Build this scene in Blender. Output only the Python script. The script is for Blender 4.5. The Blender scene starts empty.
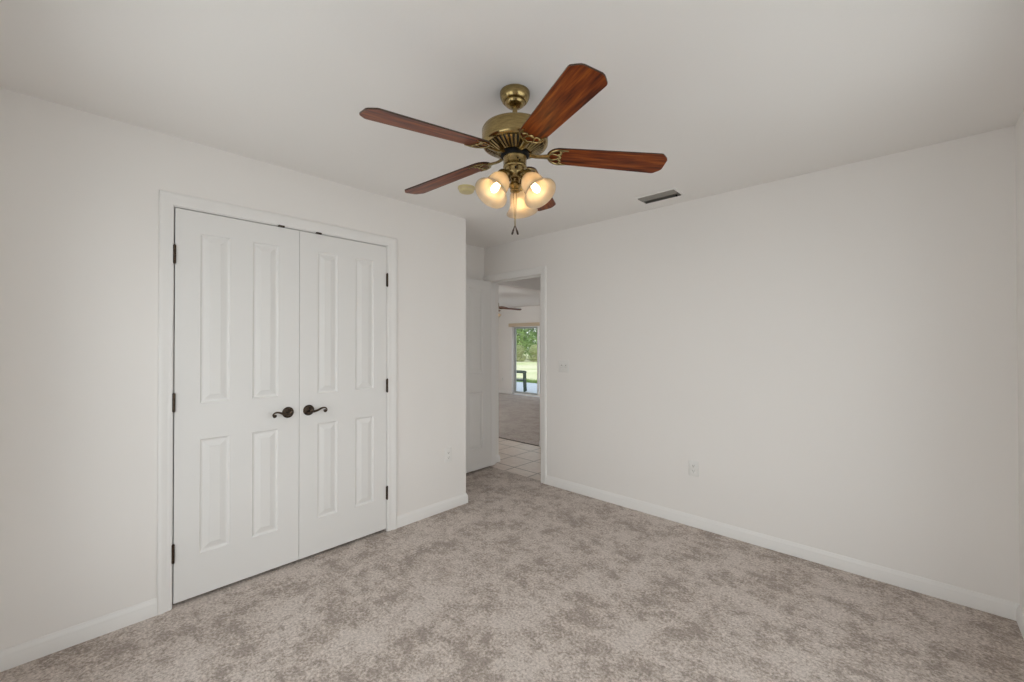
import bpy, bmesh, math, random
from mathutils import Vector, Matrix
random.seed(7)
S = bpy.context.scene
COL = S.collection
PI = math.pi

# ------------------------------------------------------------------ camera
YAW, PITCH, ROLL, CAM_H, FPX = 0.7548, 0.0074, -0.0010, 1.3606, 419.65
cam_d = bpy.data.cameras.new('camera')
cam_d.sensor_fit = 'HORIZONTAL'; cam_d.sensor_width = 36.0
cam_d.lens = FPX / 1024 * 36.0
cam_d.clip_start = 0.02; cam_d.clip_end = 300
cam = bpy.data.objects.new('camera', cam_d); COL.objects.link(cam)
_F = Vector((-math.sin(YAW)*math.cos(PITCH), math.cos(YAW)*math.cos(PITCH), math.sin(PITCH)))
_R = Vector((math.cos(YAW), math.sin(YAW), 0)); _U = _R.cross(_F)
_R2 = _R*math.cos(ROLL) + _U*math.sin(ROLL); _U2 = -_R*math.sin(ROLL) + _U*math.cos(ROLL)
m = Matrix((_R2, _U2, -_F)).transposed().to_4x4(); m.translation = Vector((0, 0, CAM_H))
cam.matrix_world = m
S.camera = cam
cam['kind'] = 'helper'

# ------------------------------------------------------------------ world, daylight, exposure
w = bpy.data.worlds.new('overcast_sky'); S.world = w; w.use_nodes = True
nt = w.node_tree; bg = nt.nodes['Background']
tc = nt.nodes.new('ShaderNodeTexCoord'); sep = nt.nodes.new('ShaderNodeSeparateXYZ'); rp = nt.nodes.new('ShaderNodeValToRGB')
nt.links.new(tc.outputs['Generated'], sep.inputs[0]); nt.links.new(sep.outputs['Z'], rp.inputs[0])
rp.color_ramp.elements[0].color = (0.95, 0.97, 1.0, 1); rp.color_ramp.elements[1].color = (0.80, 0.90, 1.0, 1)
nt.links.new(rp.outputs[0], bg.inputs['Color']); bg.inputs['Strength'].default_value = 1.7

def area(name, loc, rot, sx, sy, power, col=(1, 0.985, 0.965)):
    d = bpy.data.lights.new(name, 'AREA'); d.shape = 'RECTANGLE'; d.size = sx; d.size_y = sy
    d.energy = power; d.color = col
    o = bpy.data.objects.new(name, d); COL.objects.link(o); o.location = loc; o.rotation_euler = rot
    o['kind'] = 'helper'
    return o
# daylight at the right window; near, living and hall lamps are added fill light
# each lamp leans down into the room like light from an open sky
area('daylight_right_window', (0.80, 1.40, 1.45), (0, PI/2-0.08, 0), 1.7, 1.8, 19)
area('fill_near', (-1.35, -0.61, 1.45), (PI/2-0.08, 0, 0), 1.7, 1.7, 19)
area('fill_living', (-9.85, 4.4, 1.2), (0, -PI/2, 0), 2.1, 1.6, 110, (0.96, 0.98, 1.0))
area('fill_hall', (1.2, 3.8, 1.7), (0, PI/2-0.5, 0), 1.2, 0.8, 3)  # added hall fill; no window is built here

S.view_settings.view_transform = 'Standard'; S.view_settings.look = 'None'
S.view_settings.gamma = 1.0; S.view_settings.use_curve_mapping = False
S.view_settings.exposure = 0.0
S.cycles.use_denoising = True
S.cycles.max_bounces = 12; S.cycles.diffuse_bounces = 8; S.cycles.glossy_bounces = 4
S.cycles.transmission_bounces = 6; S.cycles.transparent_max_bounces = 12
S.cycles.caustics_reflective = False; S.cycles.caustics_refractive = False
S.cycles.sample_clamp_indirect = 6.0

# ------------------------------------------------------------------ materials
def srgb(r, g, b):
    f = lambda c: c/12.92 if c <= 0.04045 else ((c+0.055)/1.055)**2.4
    return (f(r/255), f(g/255), f(b/255), 1)
def mat(name, col, rough=0.5, metal=0.0, spec=0.5, coat=0.0):
    m = bpy.data.materials.new(name); m.use_nodes = True
    b = m.node_tree.nodes['Principled BSDF']
    b.inputs['Base Color'].default_value = col if len(col) == 4 else (*col, 1)
    b.inputs['Roughness'].default_value = rough; b.inputs['Metallic'].default_value = metal
    b.inputs['Specular IOR Level'].default_value = spec; b.inputs['Coat Weight'].default_value = coat
    return m, m.node_tree, b
def noise(nt, scale, detail=2.0, rough=0.5, vec=None, coord='Object', stretch=None):
    n = nt.nodes.new('ShaderNodeTexNoise'); n.inputs['Scale'].default_value = scale
    n.inputs['Detail'].default_value = detail; n.inputs['Roughness'].default_value = rough
    if vec is None:
        t = nt.nodes.new('ShaderNodeTexCoord'); vec = t.outputs[coord]
    if stretch:
        mp = nt.nodes.new('ShaderNodeMapping'); mp.inputs['Scale'].default_value = stretch
        nt.links.new(vec, mp.inputs['Vector']); vec = mp.outputs['Vector']
    nt.links.new(vec, n.inputs['Vector'])
    return n
def ramp(nt, fac, stops):
    r = nt.nodes.new('ShaderNodeValToRGB'); e = r.color_ramp.elements
    e[0].position, e[0].color = stops[0]; e[1].position, e[1].color = stops[-1]
    for p, c in stops[1:-1]:
        x = e.new(p); x.color = c
    nt.links.new(fac, r.inputs[0]); return r
def bump(nt, b, height, strength, dist=0.002):
    n = nt.nodes.new('ShaderNodeBump'); n.inputs['Strength'].default_value = strength
    n.inputs['Distance'].default_value = dist
    nt.links.new(height, n.inputs['Height']); nt.links.new(n.outputs[0], b.inputs['Normal'])
def mixc(nt, mode, fac, a, bsock):
    x = nt.nodes.new('ShaderNodeMix'); x.data_type = 'RGBA'; x.blend_type = mode
    if isinstance(fac, float): x.inputs[0].default_value = fac
    else: nt.links.new(fac, x.inputs[0])
    for i, s in ((6, a), (7, bsock)):
        if isinstance(s, tuple): x.inputs[i].default_value = s
        else: nt.links.new(s, x.inputs[i])
    return x.outputs[2]

M = {}
def paint(key, col, rough, scale, strength, dist=0.002, spec=0.3):
    m_, n_, b_ = mat(key, col, rough, spec=spec)
    nz = noise(n_, scale, 3.0)
    bump(n_, b_, nz.outputs['Fac'], strength, dist)
    M[key] = m_
paint('wall_paint', (0.855, 0.832, 0.810), 0.75, 160, 0.10, 0.0012)
paint('ceiling_paint', (0.860, 0.842, 0.822), 0.85, 70, 0.18, 0.0016)
paint('trim_paint', (0.855, 0.843, 0.828), 0.5, 60, 0.03, 0.001, 0.25)
paint('door_paint', (0.812, 0.803, 0.790), 0.55, 60, 0.03, 0.001, 0.2)
paint('white_plastic', (0.82, 0.81, 0.79), 0.35, 40, 0.02, 0.0005, 0.5)
paint('cream_plastic', (0.62, 0.53, 0.28), 0.45, 40, 0.02, 0.0005, 0.5)

# mottled cut pile carpet
def carpet(key, dark, mid, light):
    m_, n_, b_ = mat(key, mid, 0.95, spec=0.1)
    t = n_.nodes.new('ShaderNodeTexCoord')
    big = noise(n_, 4.6, 5.0, 0.66, t.outputs['Object'])
    med = noise(n_, 17.0, 5.0, 0.72, t.outputs['Object'])
    fin = noise(n_, 80.0, 4.0, 0.75, t.outputs['Object'])
    def madd(a_, k, c_):
        q = n_.nodes.new('ShaderNodeMath'); q.operation = 'MULTIPLY_ADD'; q.inputs[1].default_value = k
        n_.links.new(a_, q.inputs[0])
        if isinstance(c_, float): q.inputs[2].default_value = c_
        else: n_.links.new(c_, q.inputs[2])
        return q.outputs[0]
    sm = madd(big.outputs['Fac'], 0.42, madd(med.outputs['Fac'], 0.36, madd(fin.outputs['Fac'], 0.22, 0.0)))
    r = ramp(n_, sm, [(0.440, dark), (0.495, mid), (0.545, light)])
    g = ramp(n_, fin.outputs['Fac'], [(0.34, (0.70, 0.69, 0.68, 1)), (0.66, (1.30, 1.31, 1.32, 1))])
    c = mixc(n_, 'MULTIPLY', 1.0, r.outputs[0], g.outputs[0])
    n_.links.new(c, b_.inputs['Base Color'])
    bump(n_, b_, fin.outputs['Fac'], 0.6, 0.006)
    b_.inputs['Sheen Weight'].default_value = 0.15
    M[key] = m_
carpet('carpet', (0.340, 0.284, 0.248, 1), (0.480, 0.412, 0.366, 1), (0.575, 0.505, 0.460, 1))
carpet('carpet_far', (0.300, 0.250, 0.220, 1), (0.355, 0.300, 0.268, 1), (0.400, 0.345, 0.312, 1))

# square ceramic floor tile, 330 mm, grout lines along the house axes
m_, n_, b_ = mat('floor_tile', (0.6, 0.52, 0.46), 0.3)
t = n_.nodes.new('ShaderNodeTexCoord'); mp = n_.nodes.new('ShaderNodeMapping')
mp.inputs['Location'].default_value = (3.5, -3.41, 0)
n_.links.new(t.outputs['Object'], mp.inputs['Vector'])
br = n_.nodes.new('ShaderNodeTexBrick'); br.offset = 0.0; br.squash = 1.0
br.inputs['Scale'].default_value = 1.0; br.inputs['Brick Width'].default_value = 0.33; br.inputs['Row Height'].default_value = 0.33
br.inputs['Mortar Size'].default_value = 0.007; br.inputs['Mortar Smooth'].default_value = 0.2
br.inputs['Color1'].default_value = (0.72, 0.63, 0.57, 1); br.inputs['Color2'].default_value = (0.67, 0.58, 0.52, 1)
br.inputs['Mortar'].default_value = (0.24, 0.19, 0.16, 1)
n_.links.new(mp.outputs[0], br.inputs['Vector'])
nz = noise(n_, 14, 3.0)
g = ramp(n_, nz.outputs['Fac'], [(0.3, (0.9, 0.89, 0.88, 1)), (0.7, (1.06, 1.05, 1.04, 1))])
n_.links.new(mixc(n_, 'MULTIPLY', 1.0, br.outputs['Color'], g.outputs[0]), b_.inputs['Base Color'])
iv = n_.nodes.new('ShaderNodeMath'); iv.operation = 'SUBTRACT'; iv.inputs[0].default_value = 1.0
n_.links.new(br.outputs['Fac'], iv.inputs[1]); bump(n_, b_, iv.outputs[0], 0.5, 0.003)
M['tile'] = m_

# antique brass
m_, n_, b_ = mat('antique_brass', (0.36, 0.27, 0.12), 0.25, 1.0)
nz = noise(n_, 30, 2.0, stretch=(1, 1, 8))
r = ramp(n_, nz.outputs['Fac'], [(0.3, (0.27, 0.200, 0.088, 1)), (0.7, (0.40, 0.300, 0.135, 1))])
n_.links.new(r.outputs[0], b_.inputs['Base Color']); M['brass'] = m_
m_, n_, b_ = mat('dark_bronze', (0.055, 0.040, 0.030), 0.36, 0.9)
nz = noise(n_, 90, 2.0)
r = ramp(n_, nz.outputs['Fac'], [(0.4, (0.045, 0.033, 0.026, 1)), (0.75, (0.12, 0.085, 0.058, 1))])
n_.links.new(r.outputs[0], b_.inputs['Base Color']); M['bronze'] = m_
m_, n_, b_ = mat('black_metal', (0.004, 0.004, 0.004), 0.6, 0.0, 0.2); nz = noise(n_, 60); bump(n_, b_, nz.outputs['Fac'], 0.05); M['black'] = m_
m_, n_, b_ = mat('slot_dark', (0.03, 0.028, 0.026), 0.6); nz = noise(n_, 60); bump(n_, b_, nz.outputs['Fac'], 0.05); M['slot'] = m_

# mahogany blade: grain runs along the blade's own length (local X)
def wood(key, c0, c1, c2):
    m_, n_, b_ = mat(key, c1, 0.30, spec=0.16, coat=0.0)
    t = n_.nodes.new('ShaderNodeTexCoord')
    n1 = noise(n_, 5.0, 4.0, 0.6, t.outputs['Object'], stretch=(0.9, 11, 11))
    n2 = noise(n_, 30.0, 3.0, 0.6, t.outputs['Object'], stretch=(0.6, 12, 12))
    r1 = ramp(n_, n1.outputs['Fac'], [(0.34, c0), (0.5, c1), (0.66, c2)])
    r2 = ramp(n_, n2.outputs['Fac'], [(0.3, (0.72, 0.70, 0.70, 1)), (0.7, (1.12, 1.12, 1.12, 1))])
    n_.links.new(mixc(n_, 'MULTIPLY', 1.0, r1.outputs[0], r2.outputs[0]), b_.inputs['Base Color'])
    b_.inputs['Coat Roughness'].default_value = 0.25
    M[key] = m_
wood('mahogany', (0.050, 0.009, 0.003, 1), (0.185, 0.036, 0.006, 1), (0.320, 0.085, 0.013, 1))
m_, n_, b_ = mat('blade_edge', (0.045, 0.018, 0.009), 0.4); nz = noise(n_, 40); bump(n_, b_, nz.outputs['Fac'], 0.05); M['blade_edge'] = m_

# frosted alabaster glass
m_ = bpy.data.materials.new('frosted_glass'); m_.use_nodes = True; n_ = m_.node_tree; n_.nodes.clear()
out = n_.nodes.new('ShaderNodeOutputMaterial'); tr = n_.nodes.new('ShaderNodeBsdfTranslucent'); df = n_.nodes.new('ShaderNodeBsdfDiffuse')
gl = n_.nodes.new('ShaderNodeBsdfGlossy'); gl.inputs['Roughness'].default_value = 0.25
nz = noise(n_, 22, 3.0)
r = ramp(n_, nz.outputs['Fac'], [(0.3, (0.88, 0.76, 0.60, 1)), (0.7, (0.96, 0.89, 0.79, 1))])
n_.links.new(r.outputs[0], tr.inputs[0]); n_.links.new(r.outputs[0], df.inputs[0])
x1 = n_.nodes.new('ShaderNodeMixShader'); x1.inputs[0].default_value = 0.30
n_.links.new(tr.outputs[0], x1.inputs[1]); n_.links.new(df.outputs[0], x1.inputs[2])
tp = n_.nodes.new('ShaderNodeBsdfTransparent'); tp.inputs[0].default_value = (1.0, 0.93, 0.80, 1)
x3 = n_.nodes.new('ShaderNodeMixShader'); x3.inputs[0].default_value = 0.16
n_.links.new(x1.outputs[0], x3.inputs[1]); n_.links.new(tp.outputs[0], x3.inputs[2])
fr = n_.nodes.new('ShaderNodeFresnel'); fr.inputs[0].default_value = 1.35
x2 = n_.nodes.new('ShaderNodeMixShader'); n_.links.new(fr.outputs[0], x2.inputs[0])
n_.links.new(x3.outputs[0], x2.inputs[1]); n_.links.new(gl.outputs[0], x2.inputs[2]); n_.links.new(x2.outputs[0], out.inputs[0])
M['glass_shade'] = m_
m_, n_, b_ = mat('lit_bulb', (1, 0.9, 0.7), 0.4)
b_.inputs['Emission Color'].default_value = (1.0, 0.70, 0.36, 1); b_.inputs['Emission Strength'].default_value = 25
nz = noise(n_, 10); bump(n_, b_, nz.outputs['Fac'], 0.01); M['bulb'] = m_

# clear pane
m_ = bpy.data.materials.new('clear_pane'); m_.use_nodes = True; n_ = m_.node_tree; n_.nodes.clear()
out = n_.nodes.new('ShaderNodeOutputMaterial'); tp = n_.nodes.new('ShaderNodeBsdfTransparent'); gl = n_.nodes.new('ShaderNodeBsdfGlossy')
tp.inputs[0].default_value = (0.96, 0.975, 0.97, 1); gl.inputs['Roughness'].default_value = 0.02
x1 = n_.nodes.new('ShaderNodeMixShader'); x1.inputs[0].default_value = 0.05
n_.links.new(tp.outputs[0], x1.inputs[1]); n_.links.new(gl.outputs[0], x1.inputs[2]); n_.links.new(x1.outputs[0], out.inputs[0])
M['pane'] = m_
def plain(key, col, rough=0.5, metal=0.0, ns=30, st=0.05):
    m_, n_, b_ = mat(key, col, rough, metal)
    nz = noise(n_, ns, 3.0); bump(n_, b_, nz.outputs['Fac'], st); M[key] = m_
plain('louver_grey', (0.30, 0.285, 0.26), 0.5)
plain('duct_dark', (0.02, 0.02, 0.019), 0.8)
plain('frame_grey', (0.42, 0.44, 0.43), 0.4)
plain('valance_beige', (0.62, 0.50, 0.36), 0.7)
plain('concrete', (0.46, 0.50, 0.56), 0.9, ns=6, st=0.2)
plain('bounce_ground', (0.52, 0.51, 0.50), 0.9, ns=6, st=0.2)
plain('green_resin', (0.020, 0.050, 0.028), 0.45)
plain('bark', (0.13, 0.10, 0.075), 0.9, ns=12, st=0.6)
def leafy(key, a_, b2):
    m_, n_, b_ = mat(key, a_, 0.6)
    nz = noise(n_, 1.3, 3.0)
    r = ramp(n_, nz.outputs['Fac'], [(0.35, a_), (0.65, b2)]); n_.links.new(r.outputs[0], b_.inputs['Base Color'])
    M[key] = m_
leafy('leaf_green', (0.075, 0.165, 0.035, 1), (0.21, 0.36, 0.09, 1))
leafy('leaf_bright', (0.15, 0.28, 0.06, 1), (0.40, 0.54, 0.17, 1))
leafy('leaf_dry', (0.36, 0.42, 0.17, 1), (0.60, 0.60, 0.33, 1))
m_, n_, b_ = mat('lawn', (0.5, 0.55, 0.2), 0.9, spec=0.1)
nz = noise(n_, 0.35, 5.0)
r = ramp(n_, nz.outputs['Fac'], [(0.35, (0.54, 0.60, 0.27, 1)), (0.5, (0.68, 0.67, 0.40, 1)), (0.65, (0.78, 0.74, 0.52, 1))])
n_.links.new(r.outputs[0], b_.inputs['Base Color']); M['lawn'] = m_
leafy('grass_blade', (0.20, 0.34, 0.07, 1), (0.36, 0.46, 0.14, 1))

# ------------------------------------------------------------------ mesh helpers
def link(name, bm, material, parent=None, smooth=False, loc=None, recalc=True):
    if recalc: bmesh.ops.recalc_face_normals(bm, faces=bm.faces)
    me = bpy.data.meshes.new(name); bm.to_mesh(me); bm.free()
    mats = material if isinstance(material, (list, tuple)) else [material]
    for k in mats: me.materials.append(M[k])
    if smooth:
        me.polygons.foreach_set('use_smooth', [True]*len(me.polygons))
        try: me.set_sharp_from_angle(angle=math.radians(40))
        except Exception: pass
    o = bpy.data.objects.new(name, me); COL.objects.link(o)
    if parent: o.parent = parent
    if loc: o.location = loc
    return o
def box(bm, x0, x1, y0, y1, z0, z1, mi=0):
    v = [bm.verts.new((x, y, z)) for x in (x0, x1) for y in (y0, y1) for z in (z0, z1)]
    for f in ((0, 1, 3, 2), (4, 6, 7, 5), (0, 4, 5, 1), (2, 3, 7, 6), (0, 2, 6, 4), (1, 5, 7, 3)):
        bm.faces.new([v[i] for i in f]).material_index = mi
    return v
def bevel(bm, width, seg=2):
    bmesh.ops.recalc_face_normals(bm, faces=bm.faces)
    bmesh.ops.bevel(bm, geom=[e for e in bm.edges if e.calc_face_angle(0) > 0.6], offset=width, segments=seg, affect='EDGES', profile=0.5)
def bbox(x0, x1, y0, y1, z0, z1, bev=0.002, seg=2):
    bm = bmesh.new(); box(bm, x0, x1, y0, y1, z0, z1)
    if bev: bevel(bm, bev, seg)
    return bm
def lathe(bm, prof, seg=40, mat4=None, closed=False):
    rings = []
    for r_, z in prof:
        if r_ < 1e-5:
            rings.append([bm.verts.new((0, 0, z))]); continue
        rings.append([bm.verts.new((r_*math.cos(2*PI*i/seg), r_*math.sin(2*PI*i/seg), z)) for i in range(seg)])
    pairs = list(zip(rings, rings[1:])) + ([(rings[-1], rings[0])] if closed else [])
    for A, B in pairs:
        for i in range(seg):
            j = (i+1) % seg
            if len(A) == 1 and len(B) == 1: continue
            if len(A) == 1: bm.faces.new((A[0], B[i], B[j]))
            elif len(B) == 1: bm.faces.new((A[i], A[j], B[0]))
            else: bm.faces.new((A[i], A[j], B[j], B[i]))
    if mat4 is not None:
        vs = [v for R_ in rings for v in R_]; bmesh.ops.transform(bm, matrix=mat4, verts=vs)
def tube(bm, pts, rad, seg=8, flat=1.0, flat_dir=None):
    """sweep a (flattened) circle along pts; rad is a number or one per point"""
    P = [Vector(p) for p in pts]; n = len(P)
    R_ = rad if isinstance(rad, (list, tuple)) else [rad]*n
    rings = []; up = Vector(flat_dir) if flat_dir else Vector((0, 0, 1))
    for i in range(n):
        t = (P[min(i+1, n-1)] - P[max(i-1, 0)]).normalized()
        u = up if abs(t.dot(up)) < 0.97 else Vector((1, 0, 0))
        a = t.cross(u).normalized(); b = a.cross(t).normalized()
        rings.append([bm.verts.new(P[i] + a*R_[i]*math.cos(2*PI*k/seg) + b*R_[i]*flat*math.sin(2*PI*k/seg)) for k in range(seg)])
    for A, B in zip(rings, rings[1:]):
        for k in range(seg):
            bm.faces.new((A[k], A[(k+1) % seg], B[(k+1) % seg], B[k]))
    bm.faces.new(rings[0][::-1]); bm.faces.new(rings[-1])
def prism(bm, outline, h0, h1, f):
    """outline of (u,v) extruded h0..h1; f maps (u,v,h) to 3D"""
    A = [bm.verts.new(f(u, v, h0)) for u, v in outline]; B = [bm.verts.new(f(u, v, h1)) for u, v in outline]
    bm.faces.new(A[::-1]); bm.faces.new(B); n = len(A)
    for i in range(n): bm.faces.new((A[i], A[(i+1) % n], B[(i+1) % n], B[i]))
def smooth_path(pts, n=6):
    """Catmull-Rom through pts"""
    P = [Vector(p) for p in pts]; P = [P[0]*2-P[1]] + P + [P[-1]*2-P[-2]]; out = []
    for i in range(1, len(P)-2):
        for k in range(n):
            t = k/n; a, b, c, d = P[i-1], P[i], P[i+1], P[i+2]
            out.append(0.5*((2*b) + (c-a)*t + (2*a-5*b+4*c-d)*t*t + (3*b-a-3*c+d)*t**3))
    out.append(P[-2]); return out
def empty(name, loc, rotz=0.0):
    o = bpy.data.objects.new(name, None); COL.objects.link(o); o.location = loc; o.rotation_euler = (0, 0, rotz)
    o.empty_display_size = 0.1
    return o
def tag(o, label, cat, group=None, kind=None):
    o['label'] = label; o['category'] = cat
    if group: o['group'] = group
    if kind: o['kind'] = kind
    return o
def struct(name, bm, m_, label, cat, smooth=False):
    return tag(link(name, bm, m_, smooth=smooth), label, cat, kind='structure')

# ------------------------------------------------------------------ dimensions
XL, YB, XR, YN, H = -2.763, 3.2147, 0.3973, -0.202, 2.44     # closet wall, back wall, right wall, near wall, ceiling
YE = 2.3587                                                   # where the closet wall ends and the alcove begins
XA = -3.449                                                   # alcove side wall
T = 0.12
CY0, CY1, CZ = 0.3815, 1.6065, 2.0765                         # closet opening
DX0, DX1, DZ = -3.396, -2.634, 2.053                          # bedroom door opening in the back wall
HX, HY0, HY1, HZ = -3.45, 3.440, 4.335, 2.056                  # cased-less opening from the hall to the living room
LX0, LY0, LY1, LZ = -9.6, 4.34, 9.05, -0.12                   # living room (a step down)
SX0, SX1, SZ = -8.53, -6.75, 1.90                             # sliding door opening
W1 = (0.50, 2.30, 0.40, 2.05)                                 # right wall window: y0,y1,z0,z1
W2 = (-2.20, -0.50, 0.40, 2.05)                               # added near wall window, for fill light: x0,x1,z0,z1

# ------------------------------------------------------------------ floors and ceilings
bm = bmesh.new(); box(bm, XA, XR, YN, YB+0.03, -0.1, 0)
struct('floor', bm, 'carpet', 'mottled taupe carpet covering the bedroom floor', 'carpet')
bm = bmesh.new(); box(bm, XA, 0.9, YB+0.03, HY1, -0.1, -0.004); box(bm, LX0, XA, HY0-0.12, LY0, -0.1, -0.004)
struct('floor_hall', bm, 'tile', 'pale square ceramic tile floor beyond the bedroom doorway', 'tile floor')
bm = bmesh.new(); box(bm, LX0, HX-T, LY0, LY1, LZ-0.1, LZ)
struct('floor_living', bm, 'carpet_far', 'brown carpet of the far room beyond the tiles', 'carpet')
bm = bmesh.new(); box(bm, XA-T, XR+T, YN-T, YB+T/2, H, H+0.15)
struct('ceiling', bm, 'ceiling_paint', 'white ceiling of the bedroom with the brass fan', 'ceiling')
bm = bmesh.new(); box(bm, LX0-T, 0.9, YB+T/2, LY1+T, H, H+0.15)
struct('ceiling_hall', bm, 'ceiling_paint', 'white ceiling beyond the bedroom doorway', 'ceiling')

# ------------------------------------------------------------------ walls
bm = bmesh.new(); JG = 0.02
box(bm, XL-T, XL, YN, CY0-JG, 0, H); box(bm, XL-T, XL, CY1+JG, YE, 0, H); box(bm, XL-T, XL, CY0-JG, CY1+JG, CZ+JG, H)
box(bm, XA-T, XL-T, YE-T, YE, 0, H)
struct('wall_left', bm, 'wall_paint', 'white wall holding the closet double doors', 'wall')
bm = bmesh.new(); box(bm, XA-T, XA, YN-T, YB, 0, H)
struct('wall_alcove', bm, 'wall_paint', 'white wall in the alcove behind the open door', 'wall')
bm = bmesh.new()
box(bm, XA-T, DX0-JG, YB, YB+T, 0, H); box(bm, DX1+JG, XR+T, YB, YB+T, 0, H); box(bm, DX0-JG, DX1+JG, YB, YB+T, DZ+JG, H)
struct('wall_back', bm, 'wall_paint', 'wide white wall with the doorway, switch and outlet', 'wall')
bm = bmesh.new(); y0, y1, z0, z1 = W1
box(bm, XR, XR+T, YN-T, y0, 0, H); box(bm, XR, XR+T, y1, YB, 0, H); box(bm, XR, XR+T, y0, y1, 0, z0); box(bm, XR, XR+T, y0, y1, z1, H)
struct('wall_right', bm, 'wall_paint', 'white wall at the right edge of the picture', 'wall')
bm = bmesh.new(); x0, x1, z0, z1 = W2
box(bm, XA, x0, YN-T, YN, 0, H); box(bm, x1, XR, YN-T, YN, 0, H); box(bm, x0, x1, YN-T, YN, 0, z0); box(bm, x0, x1, YN-T, YN, z1, H)
struct('wall_near', bm, 'wall_paint', 'white wall at the left edge beside the camera', 'wall')
# hall and living room shell
bm = bmesh.new()
box(bm, HX-T, HX, YB+T, HY0, 0, H); box(bm, HX-T, HX, HY1, LY1, LZ, H); box(bm, HX-T, HX, HY0, HY1, HZ, H)
struct('wall_hall', bm, 'wall_paint', 'hall wall with a square opening seen through the doorway', 'wall')
bm = bmesh.new(); box(bm, HX, 0.9, HY1, HY1+T, 0, H); box(bm, 0.9, 0.9+T, YB+T, HY1+T, 0, 1.0); box(bm, 0.9, 0.9+T, YB+T, HY1+T, 2.0, H)
struct('wall_hall_side', bm, 'wall_paint', 'hall side wall past the right edge of the doorway', 'wall')
bm = bmesh.new()
box(bm, LX0, SX0, LY1, LY1+T, LZ, H); box(bm, SX1, HX, LY1, LY1+T, LZ, H); box(bm, SX0, SX1, LY1, LY1+T, SZ, H)
struct('wall_far', bm, 'wall_paint', 'grey far wall around the sliding glass door', 'wall')
bm = bmesh.new()
box(bm, LX0-T, LX0, HY0-T, 3.60, LZ, H); box(bm, LX0-T, LX0, 5.20, LY1+T, LZ, H); box(bm, LX0-T, LX0, 3.60, 5.20, LZ, 0.15); box(bm, LX0-T, LX0, 3.60, 5.20, 2.25, H)
box(bm, LX0, XA-T, HY0-T, HY0, 0, H)
struct('wall_living', bm, 'wall_paint', 'outer wall of the far room, out of sight of the doorway', 'wall')

# ------------------------------------------------------------------ trim: casings, jambs, baseboards
CAS = [(0.0, 0.0), (0.0, 0.008), (0.006, 0.010), (0.010, 0.0105), (0.016, 0.009), (0.030, 0.011), (0.044, 0.0165), (0.056, 0.0175), (0.064, 0.016), (0.068, 0.012), (0.068, 0.0)]
def casing(bm, s0, s1, zt, f, wl=1.0, wr=1.0, wt=1.0):
    """colonial casing round three sides of an opening; f(s,z,t) -> 3D"""
    cols = []
    for wv, tv in CAS:
        a, b, t_ = wv*wl, wv*wr, wv*wt
        cols.append([bm.verts.new(f(*q, tv)) for q in ((s0-a, 0), (s0-a, zt+t_), (s1+b, zt+t_), (s1+b, 0))])
    n = len(cols)
    for i in range(n):
        A, B = cols[i], cols[(i+1) % n]
        for k in range(3): bm.faces.new((A[k], A[k+1], B[k+1], B[k]))
    bm.faces.new([c[0] for c in cols]); bm.faces.new([c[3] for c in cols][::-1])
fl = lambda s, z, t_: (XL+t_, s, z)
fb = lambda s, z, t_: (s, YB-t_, z)
# closet frame
tr1 = empty('trim_1', (XL, CY0, 0))
tag(tr1, 'white moulded casing around the closet double doors', 'door casing', kind='structure')
def under(o, root):
    o.parent = root; o.matrix_parent_inverse = Matrix.Translation(-Vector(root.location)); return o
bm = bmesh.new(); casing(bm, CY0-0.005, CY1+0.005, CZ+0.005, fl, 0.83, 1.05, 0.93); under(link('casing', bm, 'trim_paint', smooth=True), tr1)
bm = bmesh.new(); box(bm, XL-T, XL, CY0-JG, CY0, 0, CZ+JG); box(bm, XL-T, XL, CY1, CY1+JG, 0, CZ+JG); box(bm, XL-T, XL, CY0, CY1, CZ, CZ+JG)
under(link('jamb', bm, 'trim_paint'), tr1)
for yc in (0.893, 1.115):
    bm = bbox(XL-0.012, XL+0.0115, yc-0.017, yc+0.017, CZ-0.0045, CZ+0.0050, 0.001)
    under(link('strike_plate', bm, 'bronze'), tr1)['label'] = 'dark bronze catch plate above the closet door'
# bedroom door frame
tr2 = empty('trim_2', (DX1, YB, 0))
tag(tr2, 'white moulded casing around the open bedroom doorway', 'door casing', kind='structure')
bm = bmesh.new(); casing(bm, DX0-0.005, DX1+0.005, DZ+0.005, fb, 0.70, 1.0); under(link('casing', bm, 'trim_paint', smooth=True), tr2)
bm = bmesh.new(); box(bm, DX0-JG, DX0, YB, YB+T, 0, DZ+JG); box(bm, DX1, DX1+JG, YB, YB+T, 0, DZ+JG); box(bm, DX0, DX1, YB, YB+T, DZ, DZ+JG)
under(link('jamb', bm, 'trim_paint'), tr2)
bm = bmesh.new(); box(bm, DX0, DX0+0.011, YB+0.045, YB+0.08, 0, DZ); box(bm, DX1-0.011, DX1, YB+0.045, YB+0.08, 0, DZ); box(bm, DX0+0.011, DX1-0.011, YB+0.045, YB+0.08, DZ-0.011, DZ)
bevel(bm, 0.002); under(link('door_stop', bm, 'trim_paint'), tr2)
fh = lambda s, z, t_: (s, YB+T+t_, z)
bm = bmesh.new(); casing(bm, DX0-0.005, DX1+0.005, DZ+0.005, fh, 0.65, 1.0); under(link('casing', bm, 'trim_paint', smooth=True), tr2)

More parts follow.
